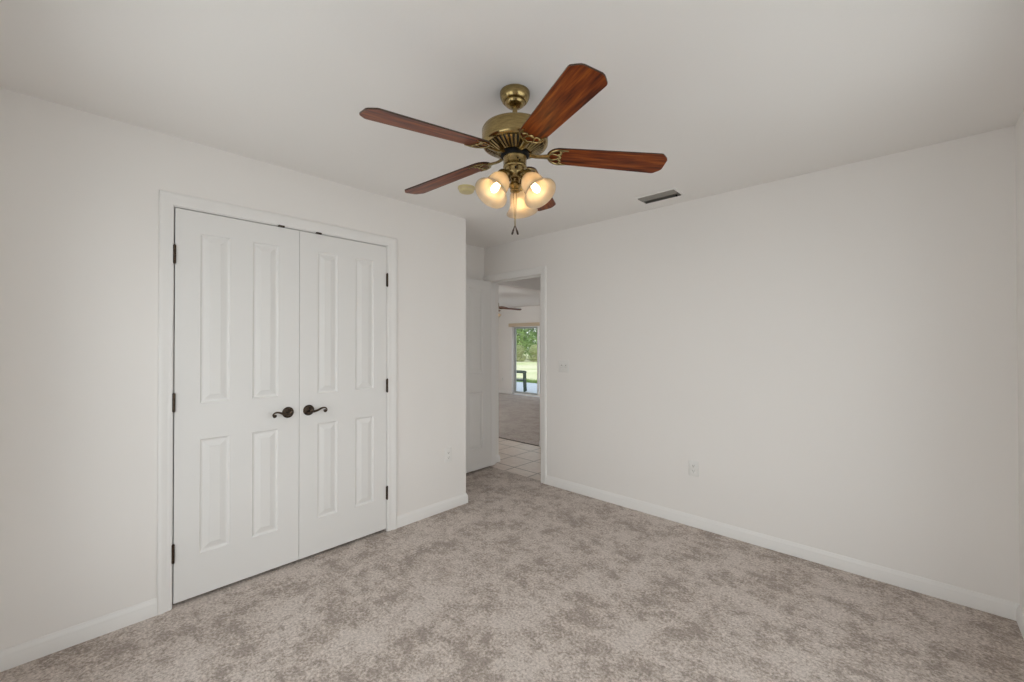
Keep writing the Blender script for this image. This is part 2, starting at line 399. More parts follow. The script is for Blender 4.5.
BB = [(0, 0), (0.0135, 0), (0.0135, 0.052), (0.0120, 0.056), (0.0125, 0.060), (0.0105, 0.066), (0.0060, 0.075), (0.0040, 0.083), (0, 0.083)]
def baseboard(bm, path, side):
    """profile swept along a horizontal polyline with mitred corners; side=+1 puts it to the left of travel"""
    P = [Vector((x, y)) for x, y in path]; n = len(P); cols = []
    for i in range(n):
        d0 = (P[i]-P[i-1]).normalized() if i else None; d1 = (P[i+1]-P[i]).normalized() if i < n-1 else None
        n0 = Vector((-d0.y, d0.x))*side if d0 else None; n1 = Vector((-d1.y, d1.x))*side if d1 else None
        if n0 is None: o = n1
        elif n1 is None: o = n0
        else: o = (n0+n1)/(1+n0.dot(n1))
        cols.append([(P[i]+o*t_, z) for t_, z in BB])
    V = [[bm.verts.new((q.x, q.y, z)) for q, z in c] for c in cols]
    for A, B in zip(V, V[1:]):
        for k in range(len(BB)):
            j = (k+1) % len(BB); bm.faces.new((A[k], A[j], B[j], B[k]))
    bm.faces.new(V[0]); bm.faces.new(V[-1][::-1])
bm = bmesh.new(); baseboard(bm, [(XL, YN), (XL, CY0-0.005-0.0564)], -1)
struct('baseboard_left', bm, 'trim_paint', 'white baseboard left of the closet doors', 'baseboard', True)
bm = bmesh.new(); baseboard(bm, [(XL, CY1+0.005+0.0714), (XL, YE), (XA, YE), (XA, YB)], -1)
struct('baseboard_alcove', bm, 'trim_paint', 'white baseboard right of the closet, turning into the alcove', 'baseboard', True)
bm = bmesh.new(); baseboard(bm, [(DX1+0.005+0.068, YB), (XR, YB)], -1)
struct('baseboard_back', bm, 'trim_paint', 'long white baseboard under the switch and outlet wall', 'baseboard', True)
bm = bmesh.new(); baseboard(bm, [(XR, YB-0.0135), (XR, YN)], -1)
struct('baseboard_right', bm, 'trim_paint', 'white baseboard at the right edge of the picture', 'baseboard', True)
bm = bmesh.new(); baseboard(bm, [(HX, YB+T), (HX, HY0), (HX-T, HY0)], -1)
struct('baseboard_hall', bm, 'trim_paint', 'short white baseboard at the left side of the hall opening', 'baseboard', True)
bm = bmesh.new(); baseboard(bm, [(HX-T, HY1), (HX, HY1), (0.9, HY1)], -1)
struct('baseboard_corner', bm, 'trim_paint', 'white baseboard turning the hall corner past the doorway', 'baseboard', True)
bm = bmesh.new(); baseboard(bm, [(LX0, LY1), (SX0, LY1)], -1)
o = struct('baseboard_far', bm, 'trim_paint', 'white baseboard of the far wall left of the sliding door', 'baseboard', True); o.location.z = LZ
o = struct('trim_3', bbox(LX0, HX-T, LY0-0.012, LY0+0.008, -0.02, 0.004, 0.003), 'bronze', 'dark strip where the hall tile meets the far carpet', 'floor trim')

# ------------------------------------------------------------------ panel doors
def door_slab(bm, Wd, z0, z1, panels, th):
    """leaf in local u (width), z, face toward +t; panels = list of (u0,u1,za,zb); both faces moulded"""
    us = sorted({0, Wd, *[p[0] for p in panels], *[p[1] for p in panels]})
    zs = sorted({z0, z1, *[p[2] for p in panels], *[p[3] for p in panels]})
    for side in (1, -1):
        tt = 0.0 if side == 1 else -th
        cache = {}
        def V(u, z, d=0.0):
            k = (round(u, 5), round(z, 5), round(d, 5))
            if k not in cache: cache[k] = bm.verts.new((u, tt + side*d, z))
            return cache[k]
        for a_, b_ in zip(us, us[1:]):
            for c, d in zip(zs, zs[1:]):
                if any(p[0] <= a_+1e-6 and b_ <= p[1]+1e-6 and p[2] <= c+1e-6 and d <= p[3]+1e-6 for p in panels): continue
                bm.faces.new((V(a_, c), V(b_, c), V(b_, d), V(a_, d)))
        for a_, b_, c, d in panels:
            rings = []
            for ins, dep in ((0, 0), (0.004, 0.0005), (0.010, -0.006), (0.015, -0.0085), (0.021, -0.0085), (0.046, -0.001), (0.048, 0.0)):
                rings.append([V(a_+ins, c+ins, dep), V(b_-ins, c+ins, dep), V(b_-ins, d-ins, dep), V(a_+ins, d-ins, dep)])
            # intermediate verts on the outer ring are handled by the grid: panel edges are single edges
            for A, B in zip(rings, rings[1:]):
                for k in range(4):
                    bm.faces.new((A[k], A[(k+1) % 4], B[(k+1) % 4], B[k]))
            bm.faces.new(rings[-1])
    for (u0, za), (u1, zb) in (((0, z0), (0, z1)), ((Wd, z0), (Wd, z1)), ((0, z0), (Wd, z0)), ((0, z1), (Wd, z1))):
        bm.faces.new([bm.verts.new(q) for q in ((u0, 0, za), (u1, 0, zb), (u1, -th, zb), (u0, -th, za))])
    bmesh.ops.remove_doubles(bm, verts=bm.verts, dist=1e-5)
def four_panels(Wd, left, right, mull0, mull1):
    return [(left, mull0, 0.238, 0.856), (mull1, right, 0.238, 0.856), (left, mull0, 1.041, 1.961), (mull1, right, 1.041, 1.961)]

def hinge_mesh(sgn):
    """butt hinge: knuckle with ball tips and the two leaf edges; local x = out of the wall, y along it"""
    bm = bmesh.new()
    lathe(bm, [(0, -0.052), (0.004, -0.050), (0.0045, -0.047), (0.0065, -0.046), (0.0065, 0.046), (0.0045, 0.047), (0.004, 0.050), (0, 0.052)], 14, Matrix.Translation((0.0065, 0, 0)))
    box(bm, 0.0005, 0.003, -0.007, 0.007, -0.045, 0.045)
    return bm
def lever_handle(root, u, z, direction):
    """bronze rosette and scroll lever on the +x face; direction = +-1 along u"""
    r_ = empty('handle', (0, 0, 0)); r_.parent = root; r_.location = (0, u, z) if False else (u, 0, z)
    bm = bmesh.new()
    mt = Matrix.Rotation(-PI/2, 4, 'X')
    lathe(bm, [(0, 0), (0.0335, 0), (0.0335, 0.003), (0.0315, 0.0045), (0.0315, 0.007), (0.0285, 0.0085), (0.0225, 0.0105), (0.0195, 0.0100), (0.0165, 0.0125), (0.012, 0.0145), (0, 0.0145)], 36, mt)
    link('rosette', bm, 'bronze', r_, True)
    bm = bmesh.new()
    lathe(bm, [(0, 0.012), (0.0105, 0.012), (0.0095, 0.030), (0.012, 0.036), (0.0125, 0.048), (0.010, 0.053), (0, 0.054)], 24, mt)
    link('neck', bm, 'bronze', r_, True)
    bm = bmesh.new(); s = direction
    path = smooth_path([(0, 0.043, -0.002), (s*0.018, 0.044, -0.005), (s*0.040, 0.046, 0.000), (s*0.062, 0.047, 0.010), (s*0.080, 0.047, 0.012), (s*0.093, 0.046, 0.005),
                        (s*0.096, 0.045, -0.006), (s*0.089, 0.044, -0.013), (s*0.081, 0.043, -0.009), (s*0.083, 0.043, -0.002)], 5)
    n = len(path)
    tube(bm, path, [0.0085 - 0.0042*min(1, i/(n*0.55)) + (0.002 if i > n*0.72 else 0) for i in range(n)], 10)
    bmesh.ops.create_uvsphere(bm, u_segments=12, v_segments=8, radius=0.0075, matrix=Matrix.Translation((s*0.086, 0.043, -0.006)))
    link('lever', bm, 'bronze', r_, True)
    r_['label'] = 'bronze scroll lever handle'
    return r_
# closet leaves live in a local frame: u along the width, +y local = out of the wall
def leaf_root(name, loc, rotz, label):
    return tag(empty(name, loc, rotz), label, 'door', kind='structure')
TH = 0.035
# local (u, y, z): rotate by -90 deg -> u -> -Y ; so hang leaves with u growing toward -y (seen from the room u runs right-to-left)
def closet_leaf(name, ya, yb, panels_y, handle_y, hdir, hinge_y, label):
    root = leaf_root(name, (XL-0.001, yb, 0), -PI/2, label)           # local +x = -Y world, local +y = +X world
    Wd = yb-ya
    bm = bmesh.new(); pn = []
    for (a_, b_) in panels_y:
        for c, d in ((0.238, 0.856), (1.041, 1.961)): pn.append((yb-b_, yb-a_, c, d))
    door_slab(bm, Wd, 0.021, CZ-0.0052, pn, TH); link('panel_leaf', bm, 'door_paint', root)
    lever_handle(root, yb-handle_y, 0.944, -hdir)
    for zc in (1.829, 1.060, 0.281):
        h = link('hinge', hinge_mesh(1), 'bronze', root, True); h.rotation_euler = (0, 0, PI/2); h.location = (yb-hinge_y, 0.0012, zc)
        h['label'] = 'dark bronze butt hinge'
    return root
closet_leaf('door_1', CY0+0.0055, 0.9985, ((0.490, 0.636), (0.738, 0.885)), 0.934, -1, CY0+0.002, 'left leaf of the white closet doors, hinged on the left')
closet_leaf('door_2', 1.0010, CY1-0.0030, ((1.107, 1.246), (1.362, 1.508)), 1.056, 1, CY1-0.002, 'right leaf of the white closet doors, hinged on the right')
# bedroom door, swung 90 degrees into the alcove: local u runs from the hinge toward -Y
d3 = tag(empty('door_3', (DX0+0.060, YB-0.006, 0), -PI/2), 'white panelled bedroom door standing open in the alcove', 'door', kind='structure')
bm = bmesh.new(); Wd = 0.757
door_slab(bm, Wd, 0.024, 2.050, four_panels(Wd, 0.115, Wd-0.115, 0.325, Wd-0.325), TH); link('panel_leaf', bm, 'door_paint', d3)
for zc in (1.82, 1.03, 0.25):
    h = link('hinge', hinge_mesh(1), 'bronze', d3, True); h.location = (0.0, -TH-0.004, zc); h.rotation_euler = (0, 0, -PI/2)
lever_handle(d3, Wd-0.065, 0.943, -1)

# closet interior darkness: back and floor exist as walls already (wall_alcove, floor)

# ------------------------------------------------------------------ windows (the near wall and far room ones are added) 
def window(name, root_loc, rotz, wd, ht, label):
    """local x along the wall, y outward, z up from the sill"""
    r_ = tag(empty(name, root_loc, rotz), label, 'window', kind='structure')
    bm = bmesh.new(); f = 0.045
    box(bm, 0, f, 0.03, 0.09, 0, ht); box(bm, wd-f, wd, 0.03, 0.09, 0, ht); box(bm, f, wd-f, 0.03, 0.09, 0, f); box(bm, f, wd-f, 0.03, 0.09, ht-f, ht)
    box(bm, f, wd-f, 0.035, 0.08, ht/2-0.02, ht/2+0.02); bevel(bm, 0.002); link('window_frame', bm, 'trim_paint', r_)
    link('sill', bbox(-0.04, wd+0.04, -0.03, 0.03, -0.025, 0.0, 0.004), 'trim_paint', r_)
    bm = bmesh.new(); box(bm, f, wd-f, 0.055, 0.059, f, ht/2-0.02); link('pane', bm, 'pane', r_)
    bm = bmesh.new(); box(bm, f, wd-f, 0.055, 0.059, ht/2+0.02, ht-f); link('pane', bm, 'pane', r_)
    return r_
window('window_1', (XR, W1[1], W1[2]), -PI/2, W1[1]-W1[0], W1[3]-W1[2], 'white framed bedroom window in the wall right of the camera')
window('fill_window_near', (W2[1], YN, W2[2]), PI, W2[1]-W2[0], W2[3]-W2[2], 'unseen white framed window added behind the camera for fill light')  # window added so the near fill lamp reaches the back wall
window('fill_window_living', (LX0, 3.60, 0.15), PI/2, 1.6, 2.10, 'unseen tall window added to bring fill light into the far room')  # added opening that lets the living fill lamp in

# ------------------------------------------------------------------ ceiling fan
def build_fan(root, theta0, shade_az, chains=True):
    """all heights are relative to the ceiling; copies share the meshes"""
    made = []
    def part(name, bm, m_, parent=None, smooth=True):
        o = link(name, bm, m_, parent or root, smooth); return o
    bm = bmesh.new()
    lathe(bm, [(0, 0), (0.063, 0), (0.0645, -0.003), (0.0645, -0.010), (0.0625, -0.023), (0.0560, -0.036), (0.0500, -0.0425), (0.0475, -0.0435), (0.0440, -0.0425), (0.0435, -0.0450), (0.0400, -0.0535), (0.0310, -0.0600), (0.0190, -0.0635), (0.0160, -0.0640), (0, -0.0640)], 48)
    part('canopy', bm, 'brass')
    bm = bmesh.new(); lathe(bm, [(0, -0.06), (0.0105, -0.06), (0.0105, -0.143), (0.013, -0.145), (0.017, -0.148), (0.020, -0.155), (0, -0.155)], 24)
    part('downrod', bm, 'brass')
    bm = bmesh.new()
    lathe(bm, [(0, -0.150), (0.060, -0.150), (0.100, -0.151), (0.126, -0.154), (0.137, -0.160), (0.1415, -0.168), (0.1415, -0.221), (0.1405, -0.227), (0.1370, -0.232), (0.1310, -0.2355), (0.1250, -0.2370), (0.1215, -0.2365), (0.1190, -0.2340), (0, -0.2340)], 64)
    mh = part('motor_housing', bm, 'brass')
    bm = bmesh.new(); lathe(bm, [(0, -0.2365), (0.1195, -0.2365), (0.070, -0.2600), (0, -0.2600)], 48); part('vent_recess', bm, 'slot', mh)
    bm = bmesh.new(); NR = 40
    for k in range(NR):
        a_ = 2*PI*k/NR
        f = lambda u, v, h, c=math.cos(a_), s=math.sin(a_): (u*c-h*s, u*s+h*c, v)
        prism(bm, [(0.1225, -0.2350), (0.1225, -0.2400), (0.070, -0.2650), (0.060, -0.2640), (0.060, -0.2580)], -0.0044, 0.0044, f)
    part('vent_ribs', bm, 'brass', mh, False)
    bm = bmesh.new(); lathe(bm, [(0, -0.255), (0.058, -0.255), (0.061, -0.259), (0.061, -0.275), (0.056, -0.280), (0, -0.280)], 40); part('flywheel', bm, 'black')
    bm = bmesh.new()
    lathe(bm, [(0, -0.276), (0.046, -0.276), (0.0505, -0.279), (0.0505, -0.286), (0.0495, -0.288), (0.0495, -0.318), (0.0510, -0.320), (0.0510, -0.324), (0.0485, -0.327), (0.0440, -0.329), (0.0440, -0.346), (0.0430, -0.355), (0.0380, -0.364), (0.0300, -0.371), (0.0215, -0.376), (0, -0.376)], 48)
    sw = part('switch_housing', bm, 'brass')
    for dz, da in ((-0.300, 0.25), (-0.308, 0.42), (-0.340, 0.05)):
        bm = bmesh.new(); az = math.atan2(-_F.y, -_F.x) + da
        lathe(bm, [(0, 0.004), (0.0022, 0.0035), (0.0040, 0.001), (0.0042, 0), (0, 0)], 12,
              Matrix.Translation((0.0490*math.cos(az), 0.0490*math.sin(az), dz)) @ Matrix.Rotation(az, 4, 'Z') @ Matrix.Rotation(PI/2, 4, 'Y'))
        part('screw', bm, 'black', sw)
    bm = bmesh.new()
    lathe(bm, [(0, -0.372), (0.022, -0.374), (0.0195, -0.384), (0.022, -0.392), (0.0275, -0.398), (0.0275, -0.405), (0.0225, -0.411), (0.0185, -0.417), (0.0215, -0.421), (0.0205, -0.426), (0.012, -0.430), (0, -0.431)], 32)
    part('finial', bm, 'brass')
    # blades
    ZB, RT, PH, DR = -0.2597, 0.650, math.radians(-10.8), 0.0623
    blade_me = None; iron_me = None; screw_me = None
    L0, L1 = 0.138, RT
    def half(u):
        return 0.0525 + (0.0665-0.0525)*min(1, max(0, (u-L0-0.05)/(L1-L0-0.09)))
    outl = []
    for k in range(13):                                              # rounded root
        a_ = PI/2 + PI*k/12
        outl.append((L0+0.055+0.055*math.cos(a_), 0.0525*math.sin(a_)))
    lo = [(L0+0.055+0.06*i, -half(L0+0.055+0.06*i)) for i in range(1, 7)]
    tip = [(L1-0.036, -0.0665), (L1-0.028, -0.0645), (L1-0.013, -0.050), (L1-0.004, -0.040), (L1, -0.030)]
    outl = outl + [q for q in lo if q[0] < L1-0.05] + tip
    outl = outl + [(u, -v) for u, v in reversed([q for q in lo if q[0] < L1-0.05] + tip)]
    for k in range(5):
        ang = theta0 - k*2*PI/5
        if blade_me is None:
            bm = bmesh.new(); prism(bm, outl, -0.0028, 0.0028, lambda u, v, h: (u, v, h))
            for f_ in bm.faces:
                f_.material_index = 0 if len(f_.verts) > 4 else 1
            bl = link('blade', bm, ['mahogany', 'blade_edge'], root); blade_me = bl.data
            # decorative iron: neck from the flywheel, ring round the blade root, wavy cross piece
            bm = bmesh.new(); zi = -0.0065
            nk = smooth_path([(0.046, 0, -0.004), (0.070, 0, -0.007), (0.095, 0, zi-0.004), (0.120, 0, zi-0.002), (0.142, 0, zi)], 5)
            tube(bm, nk, [0.0155-0.0040*math.sin(PI*i/(len(nk)-1)) for i in range(len(nk))], 10, 0.42)
            arc = [(L0+0.056+0.0500*math.cos(PI*0.5+PI*i/18*1.0), 0.0475*math.sin(PI*0.5+PI*i/18), zi) for i in range(19)]
            arc = [(L0+0.086, 0.0455, zi)] + arc + [(L0+0.086, -0.0455, zi)]
            tube(bm, arc, [0.0030]+[0.0050]*(len(arc)-2)+[0.0030], 8, 0.6)
            wav = smooth_path([(L0+0.070, 0.046, zi), (L0+0.052, 0.036, zi), (L0+0.060, 0.024, zi), (L0+0.046, 0.012, zi), (L0+0.060, 0, zi), (L0+0.046, -0.012, zi), (L0+0.060, -0.024, zi), (L0+0.052, -0.036, zi), (L0+0.070, -0.046, zi)], 5)
            tube(bm, wav, 0.0042, 8, 0.6)
            for sy in (0.020, -0.020): tube(bm, smooth_path([(L0+0.008, sy*0.3, zi), (L0+0.020, sy, zi), (L0+0.050, sy*0.55, zi)], 5), 0.0036, 8, 0.6)
            ir = link('blade_iron', bm, 'brass', root, True); iron_me = ir.data
            bm = bmesh.new(); lathe(bm, [(0, -0.0125), (0.004, -0.0115), (0.0062, -0.0085), (0.0062, -0.004), (0, -0.004)], 12)
            sc = link('iron_screw', bm, 'brass', ir, True); screw_me = sc.data; sc.location = (L0+0.056, 0, 0)
        else:
            bl = bpy.data.objects.new('blade', blade_me); COL.objects.link(bl); bl.parent = root
            ir = bpy.data.objects.new('blade_iron', iron_me); COL.objects.link(ir); ir.parent = root
            sc = bpy.data.objects.new('iron_screw', screw_me); COL.objects.link(sc); sc.parent = ir; sc.location = (L0+0.056, 0, 0)
        for py in (0.034, -0.034):
            sc = bpy.data.objects.new('iron_screw', screw_me); COL.objects.link(sc); sc.parent = ir; sc.location = (L0+0.055, py, 0)
        for o in (bl, ir):
            o.location = (0, 0, ZB); o.rotation_mode = 'XYZ'
            o.matrix_basis = Matrix.Translation((0, 0, ZB)) @ Matrix.Rotation(ang, 4, 'Z') @ Matrix.Rotation(DR, 4, 'Y') @ Matrix.Rotation(PH, 4, 'X')
    # light kit: three arms with frosted bell shades
    TILT = math.radians(39)
    for az in shade_az:
        base = Matrix.Rotation(az, 4, 'Z')
        def place(o): o.matrix_basis = base
        bm = bmesh.new(); tube(bm, smooth_path([(0.026, 0, -0.352), (0.040, 0, -0.350), (0.052, 0, -0.356), (0.060, 0, -0.370)], 6), 0.0085, 12)
        mt = Matrix.Translation((0.058, 0, -0.368)) @ Matrix.Rotation(-TILT, 4, 'Y')
        lathe(bm, [(0, 0.010), (0.012, 0.008), (0.0230, 0.002), (0.0300, -0.006), (0.0320, -0.014), (0.0320, -0.026), (0.0300, -0.027), (0, -0.024)], 28, mt)
        ar = part('lamp_arm', bm, 'brass'); place(ar)
        prof_o = [(0.0275, -0.018), (0.0290, -0.026), (0.0370, -0.036), (0.0440, -0.050), (0.0470, -0.068), (0.0490, -0.088), (0.0560, -0.108), (0.0655, -0.123), (0.0720, -0.130)]
        prof = prof_o + [(0.0726, -0.1325), (0.0710, -0.1335)] + [(r_-0.0030, z) for r_, z in reversed(prof_o)]
        bm = bmesh.new(); lathe(bm, prof, 44, mt, closed=True)
        sh = part('lamp_shade', bm, 'glass_shade'); place(sh); sh['label'] = 'frosted cream bell glass shade'
        bm = bmesh.new(); lathe(bm, [(0, -0.024), (0.0130, -0.024), (0.0130, -0.060), (0, -0.060)], 20, mt)
        so = part('socket', bm, 'cream_plastic'); place(so)
        bm = bmesh.new(); lathe(bm, [(0, -0.060), (0.0100, -0.061), (0.0105, -0.074), (0.0135, -0.087), (0.0145, -0.098), (0.0125, -0.108), (0.0075, -0.115), (0, -0.117)], 24, mt)
        bu = part('bulb', bm, 'bulb'); place(bu); bu['label'] = 'lit warm bulb'
    if chains:
        e = math.atan2(-_F.y, -_F.x)
        for dx, zl, sx in ((-0.006, -0.576, -1), (0.006, -0.576, 1)):
            ox = Vector((_R.x*dx - _F.x*0.008, _R.y*dx - _F.y*0.008, 0))
            bm = bmesh.new(); top = -0.428
            end = Vector((_R.x*0.0015*sx - _F.x*0.010, _R.y*0.0015*sx - _F.y*0.010, zl))
            p0 = Vector((ox.x, ox.y, top)); pts = [p0.lerp(end, i/12) for i in range(13)]
            tube(bm, pts, 0.0011, 6)
            for i in range(36):
                bmesh.ops.create_icosphere(bm, subdivisions=1, radius=0.0018, matrix=Matrix.Translation(p0.lerp(end, i/35)))
            ch = part('pull_chain', bm, 'brass')
            bm = bmesh.new()
            lathe(bm, [(0, 0), (0.0022, -0.001), (0.0026, -0.010), (0.0042, -0.022), (0.0046, -0.032), (0.0036, -0.038), (0, -0.040)], 14,
                  Matrix.Translation(end) @ Matrix.Rotation(-sx*0.30, 4, Vector((_F.x, _F.y, 0)).normalized()))
            part('pull_knob', bm, 'blade_edge', ch)
FX, FY, TH0 = -1.2195, 1.3160, 4.5560
az_away = math.atan2(_F.y, _F.x)
fan = tag(empty('ceiling_fan', (FX, FY, H)), 'antique brass ceiling fan with five mahogany blades and three lit shades', 'ceiling fan')
build_fan(fan, TH0, [az_away + math.radians(d) for d in (-14, 136, 226)])
# the fan of the far room: only one blade tip and a shade edge pass the doorway
fan2 = tag(empty('ceiling_fan', (-6.74, 6.54, H)), 'far brown ceiling fan, its blade tip seen through the doorway', 'ceiling fan')
build_fan(fan2, math.radians(52), [math.radians(d) for d in (45, 165, 285)], False)

# ------------------------------------------------------------------ ceiling vent
vx0, vx1, vy0, vy1 = -1.447, -1.176, 2.891, 3.040
vent = tag(empty('air_vent', ((vx0+vx1)/2, (vy0+vy1)/2, H)), 'grey louvered air vent in the ceiling near the back wall', 'air vent')
cx, cy = (vx1-vx0)/2, (vy1-vy0)/2
bm = bmesh.new(); fo = 0.018
for a_ in ((-cx-fo, cx+fo, -cy-fo, -cy), (-cx-fo, cx+fo, cy, cy+fo), (-cx-fo, -cx, -cy, cy), (cx, cx+fo, -cy, cy)): box(bm, *a_, -0.006, 0)
bevel(bm, 0.002); link('vent_frame', bm, 'ceiling_paint', vent)
bm = bmesh.new(); box(bm, -cx, cx, -cy, cy, -0.0008, 0); link('duct', bm, 'duct_dark', vent)
for k in range(8):
    yc = -cy + (k+0.5)*2*cy/8
    bm = bmesh.new(); box(bm, -cx+0.002, cx-0.002, -0.0085, 0.0085, -0.0007, 0.0007)
    o = link('louver', bm, 'louver_grey', vent); o.location = (0, yc, -0.0066); o.rotation_euler = (math.radians(35 if k >= 4 else -35), 0, 0)
bm = bmesh.new(); box(bm, cx-0.028, cx-0.020, cy-0.040, cy-0.028, -0.018, -0.006); bevel(bm, 0.001); link('damper_lever', bm, 'black', vent)

# ------------------------------------------------------------------ smoke detector
sd = tag(empty('smoke_detector', (-2.205, 1.888, H)), 'round yellowed smoke detector on the ceiling behind the fan', 'smoke detector')
bm = bmesh.new(); lathe(bm, [(0, 0), (0.060, 0), (0.060, -0.008), (0.057, -0.010), (0, -0.010)], 40); link('base', bm, 'cream_plastic', sd, True)
bm = bmesh.new(); lathe(bm, [(0, -0.010), (0.053, -0.010), (0.053, -0.020), (0.050, -0.028), (0.044, -0.033), (0.030, -0.035), (0, -0.035)], 40); bo = link('body', bm, 'cream_plastic', sd, True)
bm = bmesh.new()
for k in range(16):
    a_ = 2*PI*k/16; f = lambda u, v, h, c=math.cos(a_), s=math.sin(a_): (u*c-h*s, u*s+h*c, v)
    prism(bm, [(0.050, -0.013), (0.0535, -0.013), (0.0535, -0.018), (0.050, -0.018)], -0.006, 0.006, f)
link('slots', bm, 'valance_beige', bo)

# ------------------------------------------------------------------ switch and outlets (built facing -Y, local origin on the wall)
def screw(parent, x, z):
    bm = bmesh.new(); lathe(bm, [(0, 0.0014), (0.002, 0.0012), (0.0033, 0.0004), (0.0035, 0), (0, 0)], 12, Matrix.Translation((x, -0.0062, z)) @ Matrix.Rotation(PI/2, 4, 'X'))
    link('screw', bm, 'white_plastic', parent, True)
def outlet(loc, rotz, label):
    r_ = tag(empty('outlet', loc, rotz), label, 'outlet')
    bm = bmesh.new(); box(bm, -0.035, 0.035, -0.006, 0, -0.057, 0.057); bevel(bm, 0.0025, 3); link('cover_plate', bm, 'white_plastic', r_, True)
    for zc in (0.0195, -0.0195):
        bm = bmesh.new()
        prism(bm, [(0.0165*math.cos(a)*1.0, max(-0.0125, min(0.0125, 0.0165*math.sin(a)))+zc) for a in [2*PI*i/24 for i in range(24)]], -0.0085, -0.0055, lambda u, v, h: (u, h, v))
        rc = link('receptacle', bm, 'white_plastic', r_)
        bm = bmesh.new(); box(bm, -0.0075, -0.0050, -0.0088, -0.0080, zc-0.002, zc+0.0075); box(bm, 0.0050, 0.0075, -0.0088, -0.0080, zc-0.001, zc+0.0075)
        lathe(bm, [(0, 0.0007), (0.003, 0.0007), (0.003, 0), (0, 0)], 12, Matrix.Translation((0, -0.0081, zc-0.0065)) @ Matrix.Rotation(PI/2, 4, 'X'))
        link('slots', bm, 'slot', rc)
    screw(r_, 0, 0)
    return r_
outlet((-1.163, YB, 0.432), 0, 'white wall outlet low on the wide back wall')
outlet((XL, 2.165, 0.446), PI/2, 'white wall outlet between the closet and the alcove corner')
outlet((-8.89, LY1, 0.307), 0, 'small outlet on the far wall beside the sliding door')
sw = tag(empty('light_switch', (-2.352, YB, 1.152)), 'white double light switch right of the doorway', 'light switch')
bm = bmesh.new(); box(bm, -0.058, 0.058, -0.006, 0, -0.057, 0.057); bevel(bm, 0.0025, 3); link('cover_plate', bm, 'white_plastic', sw, True)
for xc in (-0.023, 0.023):
    bm = bmesh.new(); box(bm, xc-0.0052, xc+0.0052, -0.0064, -0.0050, -0.012, 0.012); link('toggle_slot', bm, 'louver_grey', sw)
    bm = bmesh.new()
    prism(bm, [(-0.005, -0.007), (-0.005, 0.006), (-0.018, -0.004), (-0.019, -0.009), (-0.016, -0.012)], xc-0.0042, xc+0.0042, lambda u, v, h: (h, u, v))
    bevel(bm, 0.0008, 1); link('toggle', bm, 'white_plastic', sw)
    for zc in (0.030, -0.030): screw(sw, xc, zc)

# ------------------------------------------------------------------ sliding glass door, valance
sl = tag(empty('door_4', (SX0, LY1, LZ)), 'sliding glass patio door at the end of the far room', 'sliding door', kind='structure')
ht = SZ-LZ; wd = SX1-SX0
bm = bmesh.new()
box(bm, 0, 0.03, 0.06, 0.12, 0, ht); box(bm, wd-0.03, wd, 0.06, 0.12, 0, ht); box(bm, 0.03, wd-0.03, 0.05, 0.12, 0, 0.035); box(bm, 0.03, wd-0.03, 0.05, 0.12, ht-0.04, ht)
bevel(bm, 0.003); link('door_frame', bm, 'trim_paint', sl)
bm = bmesh.new(); box(bm, 0.0005, 0.012, 0.002, 0.06, 0, ht); box(bm, wd-0.012, wd-0.0005, 0.002, 0.06, 0, ht); link('reveal', bm, 'trim_paint', sl)
for (u0, u1, yy, key) in ((0.030, 0.975, 0.100, 'frame_grey'), (0.945, wd-0.03, 0.072, 'trim_paint')):
    bm = bmesh.new(); s = 0.065 if key == 'frame_grey' else 0.055
    box(bm, u0, u0+s, yy-0.013, yy+0.013, 0.035, ht-0.04); box(bm, u1-s, u1, yy-0.013, yy+0.013, 0.035, ht-0.04)
    box(bm, u0+s, u1-s, yy-0.013, yy+0.013, 0.035, 0.085); box(bm, u0+s, u1-s, yy-0.013, yy+0.013, ht-0.09, ht-0.04)
    bevel(bm, 0.002); fr_ = link('sash', bm, key, sl)
    bm = bmesh.new(); box(bm, u0+s-0.003, u1-s+0.003, yy-0.003, yy+0.003, 0.083, ht-0.088); link('pane', bm, 'pane', fr_)
va = tag(empty('blind_valance', ((SX0+SX1)/2, LY1, SZ+0.015)), 'beige valance above the sliding glass door', 'valance')
bm = bmesh.new(); vw = wd/2+0.03; vh = 0.048
box(bm, -vw, vw, -0.10, -0.088, -vh, vh); box(bm, -vw, -vw+0.01, -0.088, 0, -vh, vh); box(bm, vw-0.01, vw, -0.088, 0, -vh, vh)
box(bm, -vw+0.01, vw-0.01, -0.088, 0, vh-0.01, vh); bevel(bm, 0.003); link('fascia', bm, 'valance_beige', va)
link('headrail', bbox(-wd/2, wd/2, -0.07, -0.03, -0.02, 0.02, 0.003), 'trim_paint', va)

# ------------------------------------------------------------------ outdoors
GZ = -0.15
bm = bmesh.new(); box(bm, -40, 40, -40, LY1+T, GZ-0.25, GZ-0.12)
struct('ground', bm, 'bounce_ground', 'unseen pale ground around the house, added to bounce light indoors', 'bounce_ground')  # unseen slab added outside; its pale neutral tone bounces light up through the windows
bm = bmesh.new(); box(bm, -16, -3.0, LY1+T, 12.45, GZ-0.1, GZ)
struct('patio', bm, 'concrete', 'pale concrete patio outside the sliding door', 'patio')
bm = bmesh.new()
nx, ny = 24, 24
vs = [[bm.verts.new((-90+120*i/nx, 12.45+70*j/ny, GZ-0.02+0.05*math.sin(i*1.7)*math.sin(j*1.1)*(1 if j > 1 else 0))) for j in range(ny+1)] for i in range(nx+1)]
for i in range(nx):
    for j in range(ny): bm.faces.new((vs[i][j], vs[i+1][j], vs[i+1][j+1], vs[i][j+1]))
struct('lawn', bm, 'lawn', 'bright pale lawn beyond the patio', 'lawn')
bm = bmesh.new()
